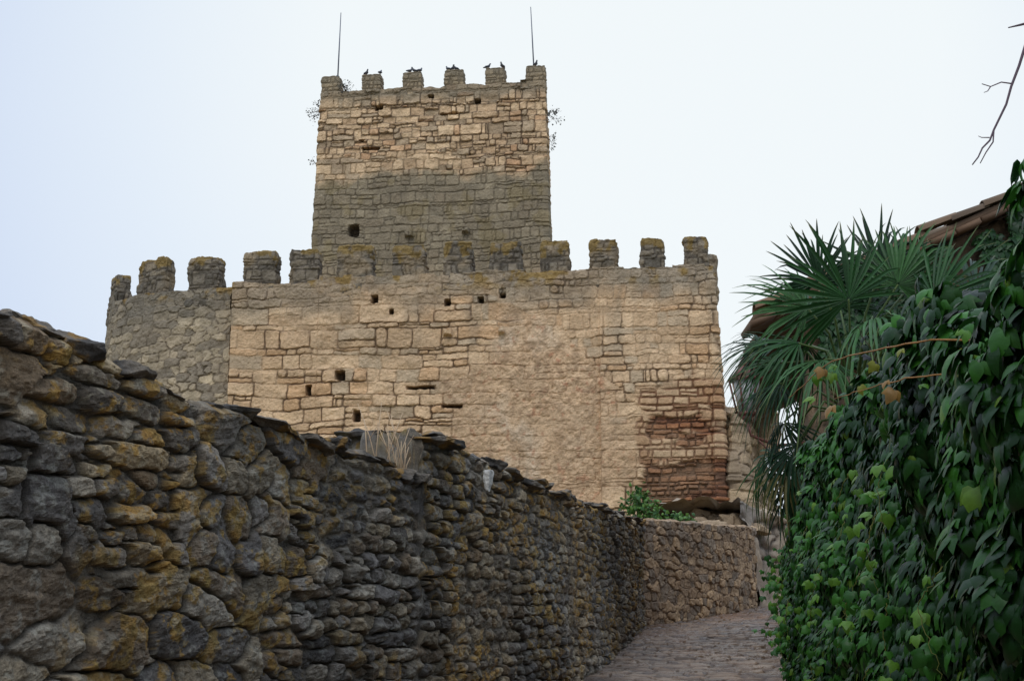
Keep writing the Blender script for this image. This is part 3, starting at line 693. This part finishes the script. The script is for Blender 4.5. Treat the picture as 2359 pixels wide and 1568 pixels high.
# ---------------- house ----------------
house=empty('stone_house')
mb=MB(); ye=17.; SH=.175
vz=lambda x: 5.62+.457*(x-2.9)
ztg=lambda s,xy: np.where(xy[:,1]<ye+.05,np.minimum(vz(xy[:,0]),vz(8.2)-.457*np.maximum(xy[:,0]-8.2,0))-.1,5.6)
strip(mb,[(3.4+SH*7,24.),(3.4,ye),(13.2,ye),(13.2+SH*7,24.)],1.2,ztg,.04,110,st_house,thick=.4,nc=3,back=.5)
mb.obj('walls',M_low,house)
mb=MB()
for sgn in(0,1):
    dx=5.35
    for j in range(24):
        y=ye-.25+j*.3
        for k in range(14):
            t0=k/14; t1=(k+1)/14+.012
            xa=2.8+dx*t0; xb=2.8+dx*t1
            if sgn: xa,xb=16.4-xa,16.4-xb
            xa+=SH*(y-ye); xb+=SH*(y-ye)
            za=vz(2.8+dx*t0)+.07+.025; zb2=vz(2.8+dx*t1)+.07
            jz=(hsh(j,k,sgn)-.5)*.05; cc=mix(C(138,108,80),C(98,86,70),hsh(j,k+50,sgn))*(.6+.5*hsh(j,k,9))
            an=np.linspace(0,np.pi,7)
            P=[]
            for (xx,zz_,rr) in ((xa,za,.1),(xb,zb2,.08)):
                for q in an: P.append((xx,y+math.cos(q)*rr*1.3,zz_+math.sin(q)*rr+jz))
            for (xx,zz_,rr) in ((xa,za,.085),(xb,zb2,.065)):
                for q in an: P.append((xx,y+math.cos(q)*rr*1.3,zz_+math.sin(q)*rr+jz-.004))
            f=[[i,i+1,i+8,i+7] for i in range(6)]+[[14+i,14+i+7,14+i+8,14+i+1] for i in range(6)]+[[i,14+i,15+i,i+1] for i in range(6)]
            mb.add(np.array(P),cc,[np.array(f)])
mb.obj('roof_tiles',M_tile,house)
mb=MB()
an=math.atan(.457)
for sgn in(0,1):
    for j in range(7):
        y=ye-.3+j+.5; cx=2.75+2.72; cz=vz(cx)+.03
        box(mb,((cx if not sgn else 16.4-cx)+SH*(y-ye),y,cz-.001*j),(3.02,.51,.035),C(112,90,70),0,-an if not sgn else an)
for k in range(18):
    x=2.85+k*.3; box(mb,(x,ye-.2,vz(x)-.045),(.15,.14,.03),C(120,94,72)*(.6+.5*hsh(k,3)),0,-an)
mb.obj('roof_deck',M_tile,house)
mb=MB()
tube(mb,[(5.95,16.85,3),(5.95,16.75,6.35),(6.0,16.7,6.6),(6.2,16.7,6.72),(7.5,16.7,6.8)],.04,C(120,130,130),8)
mb.obj('drain_pipe',M_metal,house)
mb=MB(); r=np.random.default_rng(44); k=16000
x=3.5+r.random(k)**.8*4.6; zt=np.minimum(vz(x),8)-.0; z=zt-.12-r.random(k)**1.1*np.clip((x-2.9)*1.5,.6,4)
pos=np.stack([x,16.85-.25*fb2(x*2,z*2,450),z],1); mk=(fb2(x*1.6,z*1.6,451,3)+.10*(x-4.6))>.44
pos=pos[mk];k=len(pos)
N=np.array([0,-1,.4])+.6*rand_unit(r,k); D=np.array([0,-.3,-1])+.5*rand_unit(r,k)
instance(mb,T3,pos,N,D,r.uniform(.09,.15,k),mix(C(22,46,24),C(40,74,34),r.random(k)))
mb.obj('ivy',M_leaf,house)

# street lamp (wall bracket lantern)
lamp=empty('street_lamp'); mb=MB(); c=np.array([2.66,16.9,4.8]); RB=C(104,64,54)
def frus(mb,c,z0,z1,r0,r1,col,n=6):
    tube(mb,[(c[0],c[1],c[2]+z0),(c[0],c[1],c[2]+z1)],[r0,r1],col,n)
frus(mb,c,.10,.24,.21,.09,RB); frus(mb,c,.24,.30,.09,.07,RB); frus(mb,c,.30,.36,.07,.02,RB); frus(mb,c,.36,.42,.025,.01,RB)
frus(mb,c,.07,.10,.2,.22,RB); frus(mb,c,-.33,-.29,.10,.12,RB); frus(mb,c,-.4,-.33,.02,.09,RB)
for a in range(6):
    q=a*math.pi/3; tube(mb,[(c[0]+.11*math.cos(q),c[1]+.11*math.sin(q),c[2]-.3),(c[0]+.19*math.cos(q),c[1]+.19*math.sin(q),c[2]+.08)],.012,RB,4)
tube(mb,[(3.45,17.1,4.2),(3.0,17,4.15),(2.7,16.9,4.25),(2.66,16.9,4.41)],.018,RB,6)
tube(mb,[(3.45,17.1,3.9),(3.0,17,4.0),(2.74,16.92,4.25)],.012,RB,6)
mb.obj('lantern_frame',M_metal,lamp)
mb=MB(); frus(mb,c,-.29,.07,.095,.17,C(150,150,144)); mb.obj('glass',plain_mat('lamp_glass',.15),lamp)

# ---------------- bare tree ----------------
mb=MB(); BR=C(92,76,84)
tube(mb,[(6.2,9.5,.8),(6.1,9.4,3),(5.6,9.2,5),(5.0,9.1,6.2)],[.16,.13,.09,.05],BR,10)
tube(mb,[(5.0,9.1,6.2),(4.3,9,6.4),(3.6,9,6.1),(3.3,9,5.6)],[.05,.03,.018,.011],BR,7)
def tw(pts,r0,r1): tube(mb,pts,np.linspace(r0,r1,len(pts)),BR,5)
tw([(3.3,9,5.6),(3.26,9,5.49),(3.22,9,5.38),(3.16,9,5.24),(3.12,9,5.12),(3.03,9,4.95),(3.0,9,4.88),(2.95,9,4.83),(2.92,9,4.77),(2.88,9,4.72)],.011,.004)
tw([(3.03,9,4.95),(3.02,9,4.87),(2.97,9,4.8),(2.93,9,4.73)],.006,.003)
tw([(3.165,9,5.26),(3.1,9,5.27),(3.03,9,5.24),(2.97,8.98,5.25)],.005,.003)
tw([(3.03,9,5.24),(3.01,9,5.21),(2.985,9,5.2)],.004,.002)
tw([(3.0,9,4.9),(2.95,9,4.9),(2.93,9,4.91)],.004,.002)
tw([(4.3,9,6.4),(3.8,9,5.95),(3.4,9,5.7),(3.25,9,5.66),(3.17,9,5.64)],.02,.004)
tw([(5.6,9.2,5),(6.6,9.5,6.6),(7,9.6,8)],.07,.02); tw([(5.0,9.1,6.2),(4.9,9.5,7.4),(5.0,9.8,8.4)],.04,.01)
mb.obj('bare_tree',M_dry)

# ---------------- small plants ----------------
def shrub(name,c,rad,k,sz,cols,twigs=14,up=(0,0,1),mat=M_leaf,seed=1,tw_r=.006,tcol=C(80,66,50)):
    r=np.random.default_rng(seed); mb=MB(); c=np.array(c,float); rad=np.array(rad,float); ends=[]
    for i in range(twigs):
        d=rand_unit(r,1)[0]+np.array(up)*.9; d/=np.linalg.norm(d); e=c+d*rad*r.uniform(.6,1.05)
        mid=(c+e)/2+r.normal(size=3)*rad*.12
        tube(mb,[c,mid,e],[tw_r,tw_r*.7,tw_r*.3],tcol,4); ends+=[(mid,e)]
    i=r.integers(len(ends),size=k); t=r.random(k)[:,None]
    A=np.array([ends[q][0] for q in i]);B=np.array([ends[q][1] for q in i])
    pos=A+(B-A)*t**.7+r.normal(size=(k,3))*rad*.1
    instance(mb,TS,pos,np.array([0,-.6,.6])+rand_unit(r,k),rand_unit(r,k)+np.array([0,0,-.3]),r.uniform(.6,1.2,k)*sz,np.array(cols)[r.integers(len(cols),size=k)])
    mb.obj(name,mat)
GR=[C(52,88,40),C(76,112,50),C(96,130,60)]; DK=[C(84,84,80),C(70,74,64),C(96,92,84)]
shrub('shrub',(2.25,26.6,4.15),(.45,.4,.8),600,.075,GR,22,seed=3)
shrub('shrub',(2.95,27.4,4.1),(.5,.4,.4),600,.075,GR,20,seed=4)
shrub('shrub',(3.85,30.5,4.5),(.32,.3,.4),900,.05,[C(92,92,70),C(74,80,58)],30,seed=5)
shrub('weed',(-6.5,48.3,20.3),(.6,.3,.55),90,.06,DK,14,up=(-.9,-.2,.1),seed=6)
shrub('weed',(-5.6,47.9,20.8),(.45,.3,.45),130,.06,DK,16,seed=7)
shrub('weed',(1.15,47.2,19.7),(.6,.3,.6),100,.06,DK,12,up=(1,-.2,.1),seed=8)
shrub('weed',(1.2,47.2,18.9),(.35,.3,.5),50,.06,DK,7,up=(1,-.2,-.4),seed=9)
shrub('weed',(-6.55,48.1,18.3),(.35,.3,.4),16,.05,DK,5,up=(-1,-.2,.3),seed=12)
shrub('shrub',(5.9,30.9,4.6),(.5,.4,.5),500,.09,GR,20,seed=10)
mb=MB(); r=np.random.default_rng(13)
for i in range(16):
    x=r.uniform(-.98,-.68); b=np.array([x,9.75+r.uniform(-.1,.1),2.85]); h=r.uniform(.14,.5); a=r.uniform(-.35,.3)
    e=b+np.array([a*h,0,h]); tube(mb,[b,(b+e)/2+np.array([-.02*a,0,.02]),e],[.0045,.0035,.0018],C(186,160,128),5)
    if h>.25:
        m_=(b+e)/2; tube(mb,[m_,m_+np.array([r.uniform(-.08,.08),0,.12])],[.0025,.0012],C(176,148,116),4)
mb.obj('dry_grass',M_dry)

# ---------------- camera, light, sky ----------------
cam=bpy.data.cameras.new('Camera'); co=bpy.data.objects.new('Camera',cam); bpy.context.scene.collection.objects.link(co)
cam.lens=35; cam.sensor_width=23.7; cam.clip_end=3000; cam.clip_start=.05
co.location=(0,0,1.6); co.rotation_euler=(math.radians(102.5),0,0); bpy.context.scene.camera=co
sl=bpy.data.lights.new('Sun','SUN'); sl.energy=1.0; sl.angle=math.radians(30); sl.color=(1,.97,.93)
so=bpy.data.objects.new('Sun',sl); bpy.context.scene.collection.objects.link(so)
EL,AZ=math.radians(50),math.radians(200)
d=Vector((math.sin(AZ)*math.cos(EL),math.cos(AZ)*math.cos(EL),math.sin(EL))); so.rotation_euler=d.to_track_quat('Z','Y').to_euler()
w=bpy.data.worlds.new('World'); bpy.context.scene.world=w; w.use_nodes=True
N=w.node_tree.nodes; Lk=w.node_tree.links; N.clear()
out=N.new('ShaderNodeOutputWorld'); sky=N.new('ShaderNodeTexSky'); sky.sky_type='NISHITA'; sky.sun_disc=False; sky.sun_elevation=EL; sky.sun_rotation=AZ
b1=N.new('ShaderNodeBackground'); b1.inputs['Strength'].default_value=.1; Lk.new(sky.outputs[0],b1.inputs['Color'])
b2=N.new('ShaderNodeBackground'); tc=N.new('ShaderNodeTexCoord'); sx=N.new('ShaderNodeSeparateXYZ'); Lk.new(tc.outputs['Generated'],sx.inputs[0])
ns=N.new('ShaderNodeTexNoise'); ns.inputs['Scale'].default_value=1.6; ns.inputs['Detail'].default_value=3; Lk.new(tc.outputs['Generated'],ns.inputs['Vector'])
dt=N.new('ShaderNodeVectorMath'); dt.operation='DOT_PRODUCT'; Lk.new(tc.outputs['Generated'],dt.inputs[0]); v=Vector((.08,.9,.36)).normalized(); dt.inputs[1].default_value=v
mr=N.new('ShaderNodeMapRange'); mr.inputs['From Min'].default_value=.9; mr.inputs['From Max'].default_value=1.0; Lk.new(dt.outputs['Value'],mr.inputs['Value'])
ad=N.new('ShaderNodeMath'); ad.operation='MULTIPLY_ADD'; ad.inputs[1].default_value=.3; Lk.new(ns.outputs['Fac'],ad.inputs[0]); Lk.new(mr.outputs[0],ad.inputs[2])
ramp=N.new('ShaderNodeValToRGB'); e=ramp.color_ramp.elements
e[0].position=.0; e[0].color=(*C(204,219,246),1); e[1].position=1.0; e[1].color=(*C(247,253,255),1); x=e.new(.65); x.color=(*C(232,242,253),1)
Lk.new(ad.outputs[0],ramp.inputs[0]); Lk.new(ramp.outputs[0],b2.inputs['Color'])
ms=N.new('ShaderNodeMapRange'); ms.inputs['From Min'].default_value=.5; ms.inputs['From Max'].default_value=1.; ms.inputs['To Min'].default_value=1.; ms.inputs['To Max'].default_value=2.1
Lk.new(sx.outputs['Z'],ms.inputs['Value']); Lk.new(ms.outputs[0],b2.inputs['Strength'])
mx=N.new('ShaderNodeMixShader'); mx.inputs[0].default_value=.94; Lk.new(b1.outputs[0],mx.inputs[1]); Lk.new(b2.outputs[0],mx.inputs[2]); Lk.new(mx.outputs[0],out.inputs['Surface'])
sc=bpy.context.scene; sc.view_settings.view_transform='Standard'; sc.view_settings.look='None'; sc.view_settings.exposure=0
